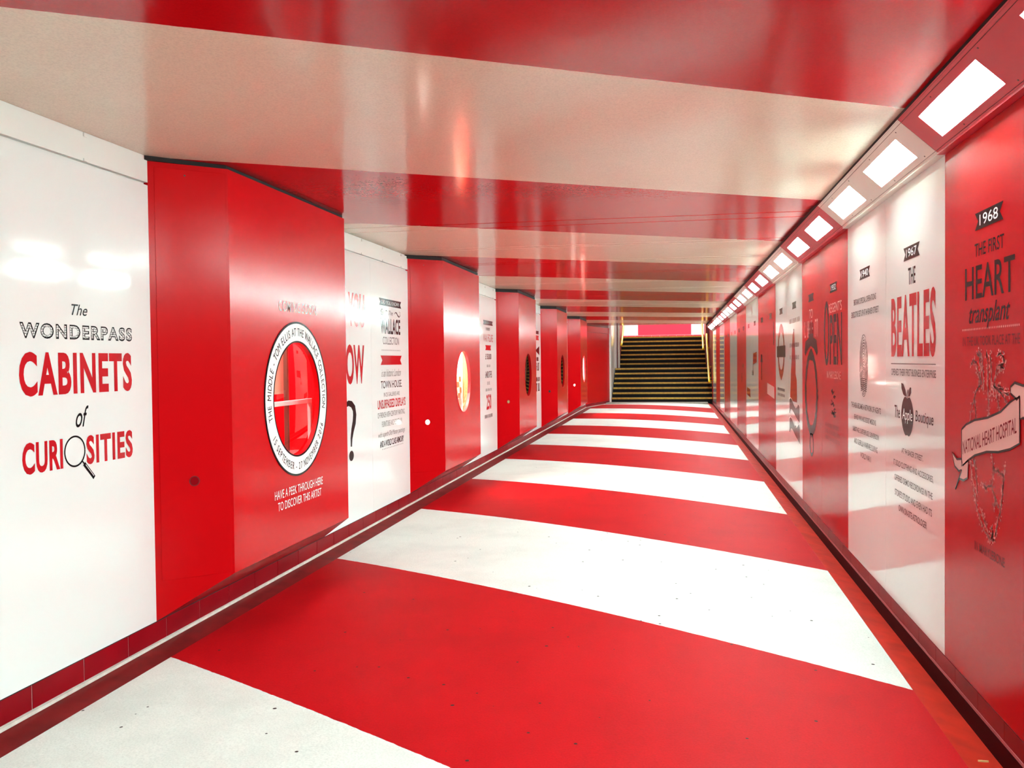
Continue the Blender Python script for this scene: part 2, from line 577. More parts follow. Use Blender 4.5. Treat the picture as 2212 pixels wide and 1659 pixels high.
k0 = -4
for i, k in enumerate(range(k0, 12)):
    ya, yb = Y0 + k * MOD, min(Y0 + (k + 1) * MOD, YE)
    ya = max(ya, YB)
    if yb - ya < 0.05:
        continue
    b = MB()
    G = 0.0012
    for s0, s1 in ((0, 0.019), (0.0212, 0.055), (0.183, TOT - 0.0242), (TOT - 0.022, TOT)):
        cbox(b, s0, s1, ya + G, yb - G, -0.012, 0.0)
    cuts = [ya + G]
    for q in range(-6, 23):
        yl = 3.710 + q * HALF
        if ya < yl < yb:
            cuts += [yl - 0.3685, yl + 0.3685]
    cuts.append(yb - G)
    for q in range(0, len(cuts), 2):
        cbox(b, 0.055, 0.183, cuts[q], cuts[q + 1], -0.012, 0.0)
    cbox(b, 0.016, 0.024, ya + G, yb - G, -0.016, -0.008, 1)
    cbox(b, TOT - 0.026, TOT - 0.019, ya + G, yb - G, -0.016, -0.008, 1)
    b.box(CT.x + 0.004, CT.x + 0.010, ya + G, yb - G, CT.z - 0.004, ceil_z(yb) + 0.002, 2)  # added dark strip, painted as the shade in the gap above the cornice
    b.box(CB.x - 0.012, XR + 0.02, ya + G, yb - G, CB.z - 0.001, CB.z + 0.008)
    for s in (0.034, TOT - 0.036):                # fixing screws
        y = ya + 0.14
        while y < yb - 0.05:
            cbox(b, s - 0.003, s + 0.003, y - 0.004, y + 0.004, -0.001, 0.0012, 1)
            y += 0.57
    struct(b.build('trim_%d' % (10 + i), [m_cred if k % 2 else m_cream, m_screw, m_gap]))

def lamp(y, label):
    t = thing('cornice_light', label, 'light', cpt(0.119, y, 0), 'lit lamps along the cornice')
    d = MB()
    cbox(d, 0.0555, 0.1825, y - 0.368, y + 0.368, -0.072, -DEPTH)
    d.build('diffuser', m_lamp, t)
    r = MB()                                      # sides of the recess
    for a in ((0.0520, 0.0550, -0.3715, 0.3715), (0.1830, 0.1860, -0.3715, 0.3715)):
        cbox(r, a[0], a[1], y + a[2], y + a[3], -0.072, -0.0122)
    for a in ((-0.3715, -0.3685), (0.3685, 0.3715)):
        cbox(r, 0.0550, 0.1830, y + a[0], y + a[1], -0.072, -0.0122)
    r.build('housing', m_frame, t)

DEPTH = 0.060
for k in range(-6, 23):
    y = 3.710 + k * HALF
    if k < -1:
        lab = 'glowing rectangular cornice lamp behind the camera, %s back' % ORD[-2 - k]
    elif k == -1:
        lab = 'glowing rectangular lamp cut off by the top right corner of the photo'
    else:
        lab = 'glowing rectangular lamp in the sloping cornice, %s whole lamp from the near end' % ORD[k]
    lamp(y, lab)

# ------------------------------------------------------------------ left wall panels
def left_panel(ya, yb, label):
    t = thing('wall_panel', label, 'wall panel', (XL, (ya + yb) / 2, 0.142), None)
    p = MB()
    p.box(XL - 0.021, XL, ya + 0.001, yb - 0.001, 0.142, 2.358)
    p.build('board', m_white, t)
    return t

left_panel(Y0 - 2 * HALF, Y0 - HALF, 'blank glossy white wall panel at the very left edge of the photo')
pA = left_panel(Y0 - HALF, Y0, 'nearest white left wall panel with red and black cabinets lettering and magnifying glass')
def put(parent, name, mats, fn):
    b = MB()
    fn(b)
    return b.build(name, mats, parent, fix=False)
def titles(b):
    LW.text(b, 'The', 3.644, 3.756, 1.675, 1.724, 0.004, 0.35)
    LW.text(b, 'of', 3.656, 3.749, 1.177, 1.272, 0.006, 0.4)
put(pA, 'script_lettering', m_ink, titles)
put(pA, 'bulb_lettering', m_ink, lambda b: LW.text(b, 'WONDERPASS', 3.316, 4.098, 1.567, 1.633, 0.045, spacing=1.22))
put(pA, 'bulb_dots', m_beads, lambda b: LW.text(b, 'WONDERPASS', 3.3215, 4.0925, 1.5735, 1.6265, 0.004, spacing=1.27, off=0.0016))
def big(b):
    LW.text(b, 'CABINETS', 3.307, 4.09, 1.326, 1.511, 0.035, spacing=1.12)
    LW.text(b, 'CURI', 3.314, 3.566, 1.005, 1.137, 0.035, spacing=1.08)
    LW.text(b, 'SITIES', 3.727, 4.085, 1.004, 1.136, 0.035, spacing=1.12)
put(pA, 'red_lettering', m_redink, big)
def glassicon(b):
    LW.oval(b, 3.647, 1.073, 0.069, 0.066, 0.008)
    LW.line(b, [(3.695, 1.026), (3.712, 1.008)], 0.007)
    LW.line(b, [(3.708, 1.012), (3.780, 0.940)], 0.020)
put(pA, 'magnifying_glass_print', m_ink, glassicon)
put(pA, 'handle_highlight', m_wink, lambda b: LW.line(b, [(3.719, 1.006), (3.776, 0.949)], 0.003, 0.0018))

def did_you_know(b0, b1):
    pB = left_panel(b0, b0 + HALF, 'white left wall panel with tall red YOU KNOW and a black question mark')
    def f(b):
        LW.text(b, 'YOU', 7.125, 7.52, 1.751, 2.034, 0.03)
        LW.text(b, 'KNOW', 6.72, 7.50, 1.274, 1.604, 0.03)
    put(pB, 'red_lettering', m_redink, f)
    def qm(b):
        pts = [(6.985, 1.03), (6.995, 1.075), (7.04, 1.112), (7.10, 1.124), (7.17, 1.112), (7.225, 1.075), (7.24, 1.02), (7.225, 0.96), (7.185, 0.90), (7.155, 0.83), (7.15, 0.765)]
        LW.line(b, pts, [0.03, 0.035, 0.04, 0.045, 0.055, 0.07, 0.08, 0.075, 0.06, 0.045, 0.03])
        LW.disc(b, 7.15, 0.690, 0.055, 0.042)
    put(pB, 'question_mark', m_ink, qm)
did_you_know(Y0 + MOD, 0)

pW = left_panel(Y0 + 3 * HALF, Y0 + 2 * MOD, 'white left wall panel with black ribbon, swirls and many centred lines of small print')
put(pW, 'title_ribbon', m_ink, lambda b: LW.swallow(b, 7.919, 8.592, 1.971, 2.036))
put(pW, 'ribbon_lettering', m_wink, lambda b: LW.text(b, 'DID YOU KNOW?', 7.99, 8.52, 1.986, 2.021, 0.0, off=0.0016))
def swirl(b):
    LW.line(b, [(8.03, 1.935), (7.99, 1.938), (7.965, 1.918), (7.975, 1.893), (8.01, 1.884), (8.035, 1.895)], [0.004, 0.008, 0.012, 0.012, 0.008, 0.004])
    LW.line(b, [(8.36, 1.905), (8.40, 1.925), (8.44, 1.922), (8.48, 1.897), (8.52, 1.886), (8.555, 1.902), (8.555, 1.932), (8.53, 1.938)], [0.003, 0.009, 0.014, 0.014, 0.010, 0.008, 0.006, 0.004])
    LW.line(b, [(8.10, 1.925), (8.13, 1.932), (8.155, 1.92)], [0.003, 0.01, 0.003])
    LW.text(b, 'The', 8.20, 8.32, 1.893, 1.933, 0.0, 0.35)
put(pW, 'swirls', m_ink, swirl)
put(pW, 'black_lettering', m_ink, lambda b: (LW.text(b, 'WALLACE', 7.953, 8.55, 1.714, 1.861, 0.03, spacing=1.08), LW.text(b, 'TOWN HOUSE.', 7.94, 8.582, 1.215, 1.284, 0.002), LW.text(b, 'AND A WORLD CLASS ARMOURY', 7.888, 8.621, 0.683, 0.742, 0.02)))
put(pW, 'grey_lettering', m_grey, lambda b: (LW.text(b, 'COLLECTION', 8.014, 8.505, 1.618, 1.688, 0.0), LW.text(b, 'is an historic London', 7.956, 8.555, 1.322, 1.391, -0.004, 0.4), LW.text(b, 'IN 25 GALLERIES ARE', 8.02, 8.5, 1.139, 1.176, 0.0), LW.text(b, 'OF FRENCH 18TH CENTURY PAINTING,', 7.834, 8.666, 0.944, 0.999, 0.0), LW.text(b, 'FURNITURE AND PORCELAIN', 7.952, 8.571, 0.865, 0.917, 0.0), LW.text(b, 'with superb Old Master paintings', 7.848, 8.664, 0.762, 0.823, -0.004, 0.4)))
put(pW, 'dotted_rules', m_grey, lambda b: (LW.dots(b, 7.965, 8.552, 1.565, 15, 0.007), LW.dots(b, 7.941, 8.606, 0.664, 15, 0.007)))
put(pW, 'red_ribbon', m_redink, lambda b: LW.swallow(b, 7.939, 8.586, 1.43, 1.516))
put(pW, 'red_lettering', m_redink, lambda b: LW.text(b, 'UNSURPASSED DISPLAYS', 7.838, 8.691, 1.031, 1.113, 0.02))

y = Y0 + 3 * MOD
left_panel(y, y + HALF, 'white left wall panel just past the second red cabinet, mostly hidden by it')
pC = left_panel(y + HALF, y + MOD, 'white left wall panel before the third cabinet with red 250 near its foot')
put(pC, 'title_ribbon', m_ink, lambda b: LW.swallow(b, 12.447, 13.121, 1.967, 2.03))
put(pC, 'ribbon_lettering', m_grey, lambda b: LW.text(b, 'DID YOU KNOW?', 12.54, 13.03, 1.981, 2.016, 0.0, off=0.0016))
put(pC, 'red_lettering', m_redink, lambda b: (LW.text(b, 'WAX FIGURE', 12.448, 13.123, 1.73, 1.838, 0.0), LW.text(b, '250', 12.617, 12.959, 0.769, 0.986, 0.03)))
put(pC, 'red_ribbon', m_redink, lambda b: LW.swallow(b, 12.577, 12.982, 1.61, 1.682))
put(pC, 'black_lettering', m_ink, lambda b: (LW.text(b, '\u00a3150,000', 12.57, 12.996, 1.468, 1.561, 0.01), LW.text(b, '6 MONTHS', 12.556, 13.019, 1.217, 1.316, 0.01)))
put(pC, 'grey_lettering', m_grey, lambda b: [LW.marks(b, *a) for a in ((12.627, 12.947, 1.889, 1.931), (12.667, 12.938, 1.371, 1.406), (12.688, 12.902, 1.12, 1.168), (12.564, 13.006, 1.031, 1.069), (12.488, 13.058, 0.655, 0.703))])

y = Y0 + 5 * MOD
left_panel(y, y + HALF, 'white left wall panel just past the third red cabinet, mostly hidden by it')
pD = left_panel(y + HALF, y + MOD, 'white left wall panel before the fourth cabinet, a narrow sliver with stacked print')
put(pD, 'title_ribbon', m_ink, lambda b: LW.swallow(b, 17.03, 17.70, 1.966, 2.03))
put(pD, 'red_ribbon', m_redink, lambda b: LW.swallow(b, 17.0, 17.70, 1.851, 1.942))
put(pD, 'arrow_print', m_ink, lambda b: LW.poly(b, [(17.738, 1.739), (17.738, 1.564), (17.28, 1.64), (17.28, 1.66)]))
put(pD, 'black_lettering', m_ink, lambda b: [LW.marks(b, *a, n=8, wd=0.03) for a in ((17.0, 17.717, 1.264, 1.419), (17.0, 17.729, 0.867, 1.022), (17.1, 17.74, 1.06, 1.138), (17.2, 17.607, 1.448, 1.526))])

y = Y0 + 7 * MOD
left_panel(y, y + HALF, 'white left wall panel just past the fourth red cabinet, mostly hidden by it')
left_panel(y + HALF, y + MOD, 'plain white left wall panel before the fifth and last red cabinet')

# ------------------------------------------------------------------ display cabinets
FRONT0, FRONT1 = 0.2741, 2.0063
ZT, ZF, ZW = 2.4816, 0.3364, 0.142
PC, PZ, PR = 1.14, 1.231, 0.338              # porthole centre along the front, height, radius
def cabinet(k, label, kind):
    ya = Y0 + 2 * k * MOD
    yb = ya + MOD
    t = thing('display_cabinet', label, 'cabinet', (XL, (ya + yb) / 2, ZW), None)
    r = PR if k else 0.352
    b = MB()
    f0, f1 = ya + FRONT0, ya + FRONT1
    cy = ya + PC
    # front with a round hole: rays from the hole to the rectangle edge
    angs = sorted(set([2 * math.pi * i / 72 for i in range(72)] + [math.atan2(z - PZ, y - cy) % (2 * math.pi) for y in (f0, f1) for z in (ZF, ZT)]))
    inner, outer = [], []
    for a in angs:
        c, s = math.cos(a), math.sin(a)
        inner.append((XF, cy + r * c, PZ + r * s))
        q = min(((f1 - cy) / c if c > 1e-9 else (f0 - cy) / c if c < -1e-9 else 1e9), ((ZT - PZ) / s if s > 1e-9 else (ZF - PZ) / s if s < -1e-9 else 1e9))
        outer.append((XF, cy + q * c, PZ + q * s))
    n = len(angs)
    b.add(inner + outer, [(i, i + n, (i + 1) % n + n, (i + 1) % n) for i in range(n)])
    # hole reveal
    b.add(inner + [(XF - 0.03, y, z) for _, y, z in inner], [(i, (i + 1) % n, (i + 1) % n + n, i + n) for i in range(n)])
    # cheeks, underside and lid
    xw = XL - 0.02
    b.add([(XL, ya, ZW), (XF, f0, ZF), (XF, f0, ZT), (XL, ya, ZT)], [(0, 1, 2, 3)])
    b.add([(XL, yb, ZW), (XF, f1, ZF), (XF, f1, ZT), (XL, yb, ZT)], [(0, 1, 2, 3)])
    b.add([(XL, ya, ZW), (XF, f0, ZF), (XF, f1, ZF), (XL, yb, ZW)], [(0, 1, 2, 3)])
    b.add([(XL, ya, ZT), (XF, f0, ZT), (XF, f1, ZT), (XL, yb, ZT)], [(0, 1, 2, 3)])
    b.box(xw, XL, ya, ya + 0.004, ZW, ZT)
    b.box(xw, XL, yb - 0.004, yb, ZW, ZT)
    b.build('body', m_cab, t, fix=True)
    s = MB()  # black fill added between lid and ceiling to draw the gap's shade
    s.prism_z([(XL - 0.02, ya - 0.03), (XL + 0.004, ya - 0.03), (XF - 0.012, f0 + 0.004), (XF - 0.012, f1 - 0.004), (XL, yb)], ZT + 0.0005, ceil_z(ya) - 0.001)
    s.build('top_gap_shade', m_gapshade, t)
    # inside
    i_ = MB()
    xa, xb = XL - 0.45, XF - 0.03
    g0, g1, z0, z1 = f0 + 0.25, f1 - 0.20, 0.62, 1.95
    i_.box(xa - 0.01, xa, g0, g1, z0, z1, 0)
    i_.box(xa, xb, g0 - 0.01, g0, z0, z1, 0)
    i_.box(xa, xb, g1, g1 + 0.01, z0, z1, 0)
    i_.box(xa, xb, g0, g1, z0 - 0.01, z0, 0)
    i_.box(xa, xb, g0, g1, z1, z1 + 0.01, 0)
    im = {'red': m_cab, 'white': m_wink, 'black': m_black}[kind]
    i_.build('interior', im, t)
    if kind != 'black':
        l = MB()
        l.box(xa + 0.1, xb - 0.06, g0 + 0.15, g1 - 0.15, z1 - 0.02, z1 - 0.005)
        l.build('case_lamp', m_case if kind == 'white' else m_case_dim, t)
    # glass, slightly domed, and a thin ring round it
    gl = MB()
    m_ = 6
    rings = []
    for j in range(m_):
        rr = (r + 0.002) * (1 - j / m_)
        xx = XF - 0.020 + 0.010 * (1 - (rr / r) ** 2)
        rings += [(xx, cy + rr * math.cos(2 * math.pi * i / 48), PZ + rr * math.sin(2 * math.pi * i / 48)) for i in range(48)]
    rings.append((XF - 0.010, cy, PZ))
    fs = [(j * 48 + i, j * 48 + (i + 1) % 48, (j + 1) * 48 + (i + 1) % 48, (j + 1) * 48 + i) for j in range(m_ - 1) for i in range(48)]
    fs += [((m_ - 1) * 48 + i, (m_ - 1) * 48 + (i + 1) % 48, m_ * 48) for i in range(48)]
    gl.add(rings, fs)
    gl.build('porthole_glass', m_glass, t, smooth=True)
    def annulus(mb, r0, r1, th, mi=0, nn=96):
        vs = []
        for rr, x in ((r0, 0.0), (r1, 0.0), (r0, th), (r1, th)):
            vs += [(XF + x, cy + rr * math.cos(2 * math.pi * i / nn), PZ + rr * math.sin(2 * math.pi * i / nn)) for i in range(nn)]
        f = []
        for i in range(nn):
            j = (i + 1) % nn
            f += [(2 * nn + i, 2 * nn + j, 3 * nn + j, 3 * nn + i), (i, j, 2 * nn + j, 2 * nn + i), (nn + i, nn + j, 3 * nn + j, 3 * nn + i)]
        mb.add(vs, f, mi)
    if k == 0:
        a = MB()
        annulus(a, 0.360, 0.470, 0.003)
        a.build('porthole_ring', m_wink, t)
        e = MB()
        annulus(e, 0.468, 0.480, 0.004)
        annulus(e, 0.351, 0.361, 0.004)
        e.build('ring_outline', m_ink, t)
    else:
        e = MB()
        annulus(e, r - 0.001, r + 0.010, 0.003)
        e.build('porthole_rim', m_cab, t)
    # service door on the slanted cheek, with a peephole
    u = Vector((XF - XL, FRONT0, 0)).normalized()
    nn = Vector((u.y, -u.x, 0))
    ln = math.hypot(XF - XL, FRONT0)
    def cp(s, z, o):
        q = Vector((XL, ya, 0)) + u * (s * ln) + nn * o
        return (q.x, q.y, z)
    def bottom(s):
        return ZW + (ZF - ZW) * s
    d = MB()
    for s0, s1, z0, z1 in ((0.075, 0.965, 0.345, 2.455),):
        vs = [cp(s, z, o) for o in (0.0002, 0.003) for s in (s0, s1) for z in (z0, z1)]
        d.add(vs, [(0, 1, 3, 2), (4, 6, 7, 5), (0, 4, 5, 1), (2, 3, 7, 6), (0, 2, 6, 4), (1, 5, 7, 3)])
    dr = d.build('service_door', m_cab, t, bevel=0.0012)
    sm = MB()
    for sx, zz in ((0.45, 2.425),):
        vs = [cp(sx + 0.012 * math.cos(2 * math.pi * i / 12), zz + 0.005 * math.sin(2 * math.pi * i / 12), 0.0036) for i in range(12)]
        sm.add(vs, [tuple(range(12))])
    sm.build('screw', m_screw, dr, fix=False)
    ph = MB()
    vs = []
    for rr, o in ((0.027, 0.003), (0.027, 0.006), (0.022, 0.006), (0.022, 0.0035)):
        vs += [cp(0.5 + rr * math.cos(2 * math.pi * i / 24) / ln, 0.845 + rr * math.sin(2 * math.pi * i / 24), o) for i in range(24)]
    fs = [(j * 24 + i, j * 24 + (i + 1) % 24, (j + 1) * 24 + (i + 1) % 24, (j + 1) * 24 + i) for j in range(3) for i in range(24)]
    ph.add(vs, fs)
    ph.add(vs[72:96], [tuple(range(24))], 1)
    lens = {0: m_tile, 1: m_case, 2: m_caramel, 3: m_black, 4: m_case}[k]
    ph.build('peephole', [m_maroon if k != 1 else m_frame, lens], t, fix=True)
    return t

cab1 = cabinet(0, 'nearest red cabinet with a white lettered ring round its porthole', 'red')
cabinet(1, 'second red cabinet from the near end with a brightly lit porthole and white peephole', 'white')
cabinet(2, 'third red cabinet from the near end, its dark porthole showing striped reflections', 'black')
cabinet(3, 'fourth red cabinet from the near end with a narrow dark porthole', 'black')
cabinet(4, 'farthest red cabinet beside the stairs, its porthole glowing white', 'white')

# print on the nearest cabinet
put(cab1, 'heading_lettering', m_wink, lambda b: FW.text(b, 'COMING SOON:', 5.141, 5.734, 1.766, 1.83, 0.004, off=0.0015))
put(cab1, 'caption_lettering', m_wink, lambda b: (FW.text(b, 'HAVE A PEEK THROUGH HERE', 5.045, 5.788, 0.645, 0.697, 0.0, off=0.0015), FW.text(b, 'TO DISCOVER THIS ARTIST', 5.087, 5.761, 0.574, 0.625, 0.0, off=0.0015)))
def ring_text(b, body, a0, a1, rad, h, inward, word):
    cy, cz = Y0 + PC, PZ
    wid = {' ': 0.30, 'I': 0.28, '1': 0.45, '-': 0.42, 'M': 0.9, 'W': 1.0, 'O': 0.8, 'E': 0.6, 'L': 0.55, 'S': 0.6, 'T': 0.6}
    ws = [wid.get(ch, 0.70) + 0.16 for ch in body]
    tot = sum(ws)
    acc = 0
    iw = 0
    for ch, w_ in zip(body, ws):
        a = math.radians(a0 + (a1 - a0) * (acc + w_ / 2) / tot)
        acc += w_
        if ch == ' ':
            iw += 1
        if ch == ' ' or iw != word:
            continue
        vs, fs = glyphs(ch, -0.004)
        xm = (min(v[0] for v in vs) + max(v[0] for v in vs)) / 2
        er = (math.cos(a), math.sin(a))
        et = (math.sin(a), -math.cos(a)) if not inward else (-math.sin(a), math.cos(a))
        sg = 1 if not inward else -1
        out = []
        for x, y in vs:
            tx, ty = (x - xm) * h / 0.73 * 0.72, (y - 0.36) * h / 0.73
            out.append((XF + 0.0045, cy + er[0] * (rad + sg * ty) + et[0] * tx, cz + er[1] * (rad + sg * ty) + et[1] * tx))
        b.add(out, fs)
for body, a in (('THE MIDDLE - TOM ELLIS AT THE WALLACE COLLECTION', (197, -11, 0.417, 0.052, False)), ('15 SEPTEMBER - 27 NOVEMBER 2016', (210, 336, 0.417, 0.047, True))):
    for word in range(len(body.split(' '))):
        put(cab1, 'ring_lettering', m_ink, lambda b: ring_text(b, body, *a, word))

# inside the nearest cabinet
m_pale = mat('pale_painted_bar', (0.82, 0.80, 0.74), 0.3)
fr = thing('metal_stand', 'pale metal stand seen through the nearest porthole', 'stand', (-2.5, 5.7, 0.62))
b = MB(); b.box(-2.512, -2.490, 5.02, 6.032, 1.178, 1.208); b.build('crossbar', m_pale, fr, bevel=0.002)
b = MB(); b.box(-2.512, -2.490, 6.000, 6.032, 0.62, 1.178); b.build('leg', m_pale, fr, bevel=0.002)
b = MB(); b.box(-2.512, -2.490, 5.020, 5.052, 0.62, 1.178); b.build('leg', m_pale, fr, bevel=0.002)
b = MB(); b.box(-2.56, -2.535, 5.722, 5.750, 0.621, 1.94)
tag(b.build('upright_post', m_post), 'dark brown upright behind the pale stand inside the nearest cabinet', 'post')
b = MB(); b.box(-2.60, -2.585, 4.82, 5.79, 1.25, 1.90)
tag(b.build('backing_board', m_beige), 'beige board behind the brown upright inside the nearest cabinet', 'board')
# inside the second cabinet
y = Y0 + 2 * MOD
g = y + FRONT1 - 0.20
b = MB(); b.box(-2.49, -2.36, g - 0.02, g - 0.004, 0.63, 1.88)
tag(b.build('display_board', m_orange), 'orange board inside the lit porthole of the second cabinet', 'board')
b = MB(); b.box(-2.66, -2.51, g - 0.16, g - 0.01, 0.621, 1.02)
tag(b.build('display_block', m_wink), 'white block under the tan boxes inside the second cabinet', 'block')
for i in range(4):
    dy = (0.0, 0.02, -0.01, 0.015)[i]
    b = MB(); b.box(-2.65 + dy, -2.52 + dy, g - 0.14 + dy / 2, g - 0.03, 1.0205 + 0.065 * i, 1.0845 + 0.065 * i)
    tag(b.build('storage_box', m_caramel if i % 2 else m_beige), 'tan box in the lit second cabinet, %s up its stack' % ('lowest', 'second', 'third', 'topmost')[i], 'box', 'boxes stacked in the second cabinet')

# ------------------------------------------------------------------ right wall panels
def right_panel(j):
    ya = Y0 - HALF + j * HALF
    block = (j + 1) // 2
    red = block % 2 == 0
    return ya, red

NEAR = {0: 'red right wall panel with pale heart drawing and 1968 ribbon',
        1: 'white right wall panel with 1967 ribbon, tall red lettering and black apple',
        2: 'white right wall panel with 1940 ribbon and grey fingerprint',
        3: 'red right wall panel with dark OPEN lettering and a shoe print',
        4: 'red right wall panel with a tall dark oval ring and pale lettering',
        5: 'white right wall panel with a tall red bottle shape and two dark wavy ribbons',
        6: 'white right wall panel with a red ring crossed by a dark bar',
        7: 'red right wall panel with a small pale card low down',
        8: 'red right wall panel with a thin dark lamp shape',
        9: 'white right wall panel with a red flag shape halfway up',
        10: 'white right wall panel with a small red block low down',
        11: 'red right wall panel with faint dark flecks'}
panels = {}
for j in range(0, 24):
    ya, red = right_panel(j)
    yb = min(ya + HALF, YS)
    if yb - ya < 0.05:
        continue
    if j in NEAR:
        lab = NEAR[j]
    else:
        lab = 'plain %s right wall panel with tiny dark date mark, %s panel from the near end' % ('red' if red else 'white', ORD[j])
    t = thing('wall_panel', lab, 'wall panel', (XR, (ya + yb) / 2, 0.14), None)
    p = MB()
    p.box(XR, XR + 0.021, ya + 0.001, yb - 0.001, 0.14, 2.322)
    p.build('board', m_red if red else m_white, t)
    cy = 3.697 + j * HALF
    def flag(b, cy=cy):
        RW.swallow(b, cy + 0.157, cy - 0.157, 1.938, 2.004)
    put(t, 'date_ribbon', m_ink if not red or j == 0 else m_darkred, flag)
    yr = {0: '1968', 1: '1967', 2: '1940', 3: '1932'}.get(j)
    if yr:
        put(t, 'date_lettering', m_wink, lambda b, cy=cy: RW.text(b, yr, cy + 0.102, cy - 0.102, 1.951, 1.993, 0.0, off=0.0016))
    elif j < 9:
        put(t, 'date_lettering', m_grey if not red else m_faint, lambda b, cy=cy: [RW.line(b, [(cy + 0.08 - 0.055 * q, 1.953), (cy + 0.08 - 0.055 * q, 1.99)], 0.018, 0.0016) for q in range(4)])
    panels[j] = t

# --- heart panel
P = panels[0]
put(P, 'dark_lettering', m_darkred, lambda b: (RW.text(b, 'THE FIRST', 3.859, 3.533, 1.836, 1.887, 0.004), RW.text(b, 'HEART', 3.978, 3.426, 1.674, 1.802, 0.008), RW.text(b, 'transplant', 3.926, 3.47, 1.555, 1.655, 0.008, 0.4)))
put(P, 'faint_lettering', m_faint, lambda b: (RW.text(b, 'IN THE UK TOOK PLACE AT THE', 4.011, 3.376, 1.491, 1.528, 0.012), RW.text(b, 'IN MARYLEBONE', 3.854, 3.519, 0.692, 0.727, 0.012)))
put(P, 'dotted_rule', m_pink, lambda b: RW.dots(b, 4.018, 3.376, 1.556, 34, 0.0045))
def heart(b):
    rnd = random.Random(3)
    L = [[(3.90, 1.415), (3.875, 1.437), (3.84, 1.425), (3.81, 1.39), (3.79, 1.34)],
         [(3.83, 1.46), (3.80, 1.45), (3.785, 1.40), (3.775, 1.34)],
         [(3.80, 1.468), (3.775, 1.45), (3.757, 1.40), (3.75, 1.32)],
         [(3.72, 1.46), (3.705, 1.44), (3.70, 1.38), (3.70, 1.30)],
         [(3.68, 1.46), (3.67, 1.43), (3.665, 1.38), (3.67, 1.30)],
         [(3.60, 1.452), (3.56, 1.46), (3.53, 1.44), (3.54, 1.42), (3.58, 1.42), (3.61, 1.40), (3.63, 1.36), (3.64, 1.30)],
         [(3.58, 1.395), (3.56, 1.41), (3.53, 1.405)],
         [(3.79, 1.34), (3.84, 1.31), (3.88, 1.26), (3.91, 1.21), (3.93, 1.14), (3.93, 1.07), (3.905, 1.02), (3.88, 0.96), (3.85, 0.90), (3.82, 0.85), (3.78, 0.81), (3.73, 0.785), (3.68, 0.765), (3.65, 0.76), (3.62, 0.785), (3.60, 0.83), (3.57, 0.88), (3.55, 0.93), (3.53, 1.0), (3.52, 1.06)],
         [(3.64, 1.34), (3.60, 1.33), (3.55, 1.31), (3.51, 1.29), (3.49, 1.25)],
         [(3.48, 1.315), (3.52, 1.32), (3.56, 1.335), (3.60, 1.345)],
         [(3.70, 1.30), (3.69, 1.25), (3.70, 1.20), (3.68, 1.12)],
         [(3.86, 1.28), (3.84, 1.22), (3.85, 1.17), (3.87, 1.12)],
         [(3.62, 1.32), (3.58, 1.27), (3.57, 1.22)],
         [(3.66, 1.09), (3.64, 1.03), (3.66, 0.97), (3.62, 0.93), (3.63, 0.88)],
         [(3.64, 1.03), (3.59, 1.03), (3.54, 1.02)],
         [(3.66, 0.97), (3.72, 0.95), (3.76, 0.96)],
         [(3.86, 1.03), (3.83, 0.97), (3.82, 0.91)], [(3.62, 0.93), (3.58, 0.90)], [(3.78, 0.86), (3.74, 0.83), (3.70, 0.79)],
         [(3.66, 0.82), (3.64, 0.79), (3.66, 0.77)], [(3.90, 1.12), (3.88, 1.06), (3.86, 1.03)]]
    for pl in L:
        fine = []
        for i in range(len(pl) - 1):
            for q in range(4):
                u = q / 4
                fine.append((pl[i][0] * (1 - u) + pl[i + 1][0] * u + rnd.uniform(-.003, .003), pl[i][1] * (1 - u) + pl[i + 1][1] * u + rnd.uniform(-.003, .003)))
        fine.append(pl[-1])
        for ps in range(3):
            RW.line(b, [(a + rnd.uniform(-.006, .006) * ps, c2 + rnd.uniform(-.005, .005) * ps) for a, c2 in fine], [rnd.uniform(0.004, 0.010) / (1 + 0.4 * ps) for _ in fine], 0.0011)
        for q in fine * 3:
            if rnd.random() < 0.75:
                r = rnd.uniform(0.0025, 0.006)
                RW.disc(b, q[0] + rnd.uniform(-.02, .02), q[1] + rnd.uniform(-.015, .015), r, r, 0.0011, 6)
put(P, 'heart_drawing', m_pink, heart)
BODY = [(4.016, 1.151), (3.954, 1.176), (3.85, 1.200), (3.698, 1.219), (3.558, 1.249), (3.464, 1.288), (3.374, 1.312), (3.373, 1.151), (3.462, 1.123), (3.582, 1.101), (3.711, 1.089), (3.85, 1.061), (3.94, 1.030), (4.015, 1.0)]
TAIL = [(4.016, 1.03), (4.08, 1.022), (4.15, 1.045), (4.11, 0.99), (4.05, 0.975), (4.015, 0.985), (4.10, 0.893), (4.047, 0.945), (3.99, 0.945), (3.938, 0.961), (3.930, 1.032), (4.0, 1.005)]
CURL = [(3.374, 1.312), (3.40, 1.30), (3.459, 1.318), (3.459, 1.342), (3.419, 1.357), (3.342, 1.349), (3.24, 1.36), (3.20, 1.25), (3.28, 1.235), (3.341, 1.24), (3.373, 1.235)]
def rib(b):
    for pl, o in ((TAIL, 0.0018), (CURL, 0.0020), (BODY, 0.0024)):
        RW.poly(b, pl, o)
put(P, 'name_ribbon', m_rib, rib)
put(P, 'ribbon_outline', m_ink, lambda b: [RW.line(b, pl + pl[:1], 0.009, 0.0028) for pl in (TAIL, CURL, BODY)])
put(P, 'ribbon_lettering', m_faint, lambda b: RW.text(b, 'NATIONAL HEART HOSPITAL', 4.0, 3.40, 1.117, 1.172, 0.006, dz=0.135, off=0.0029))

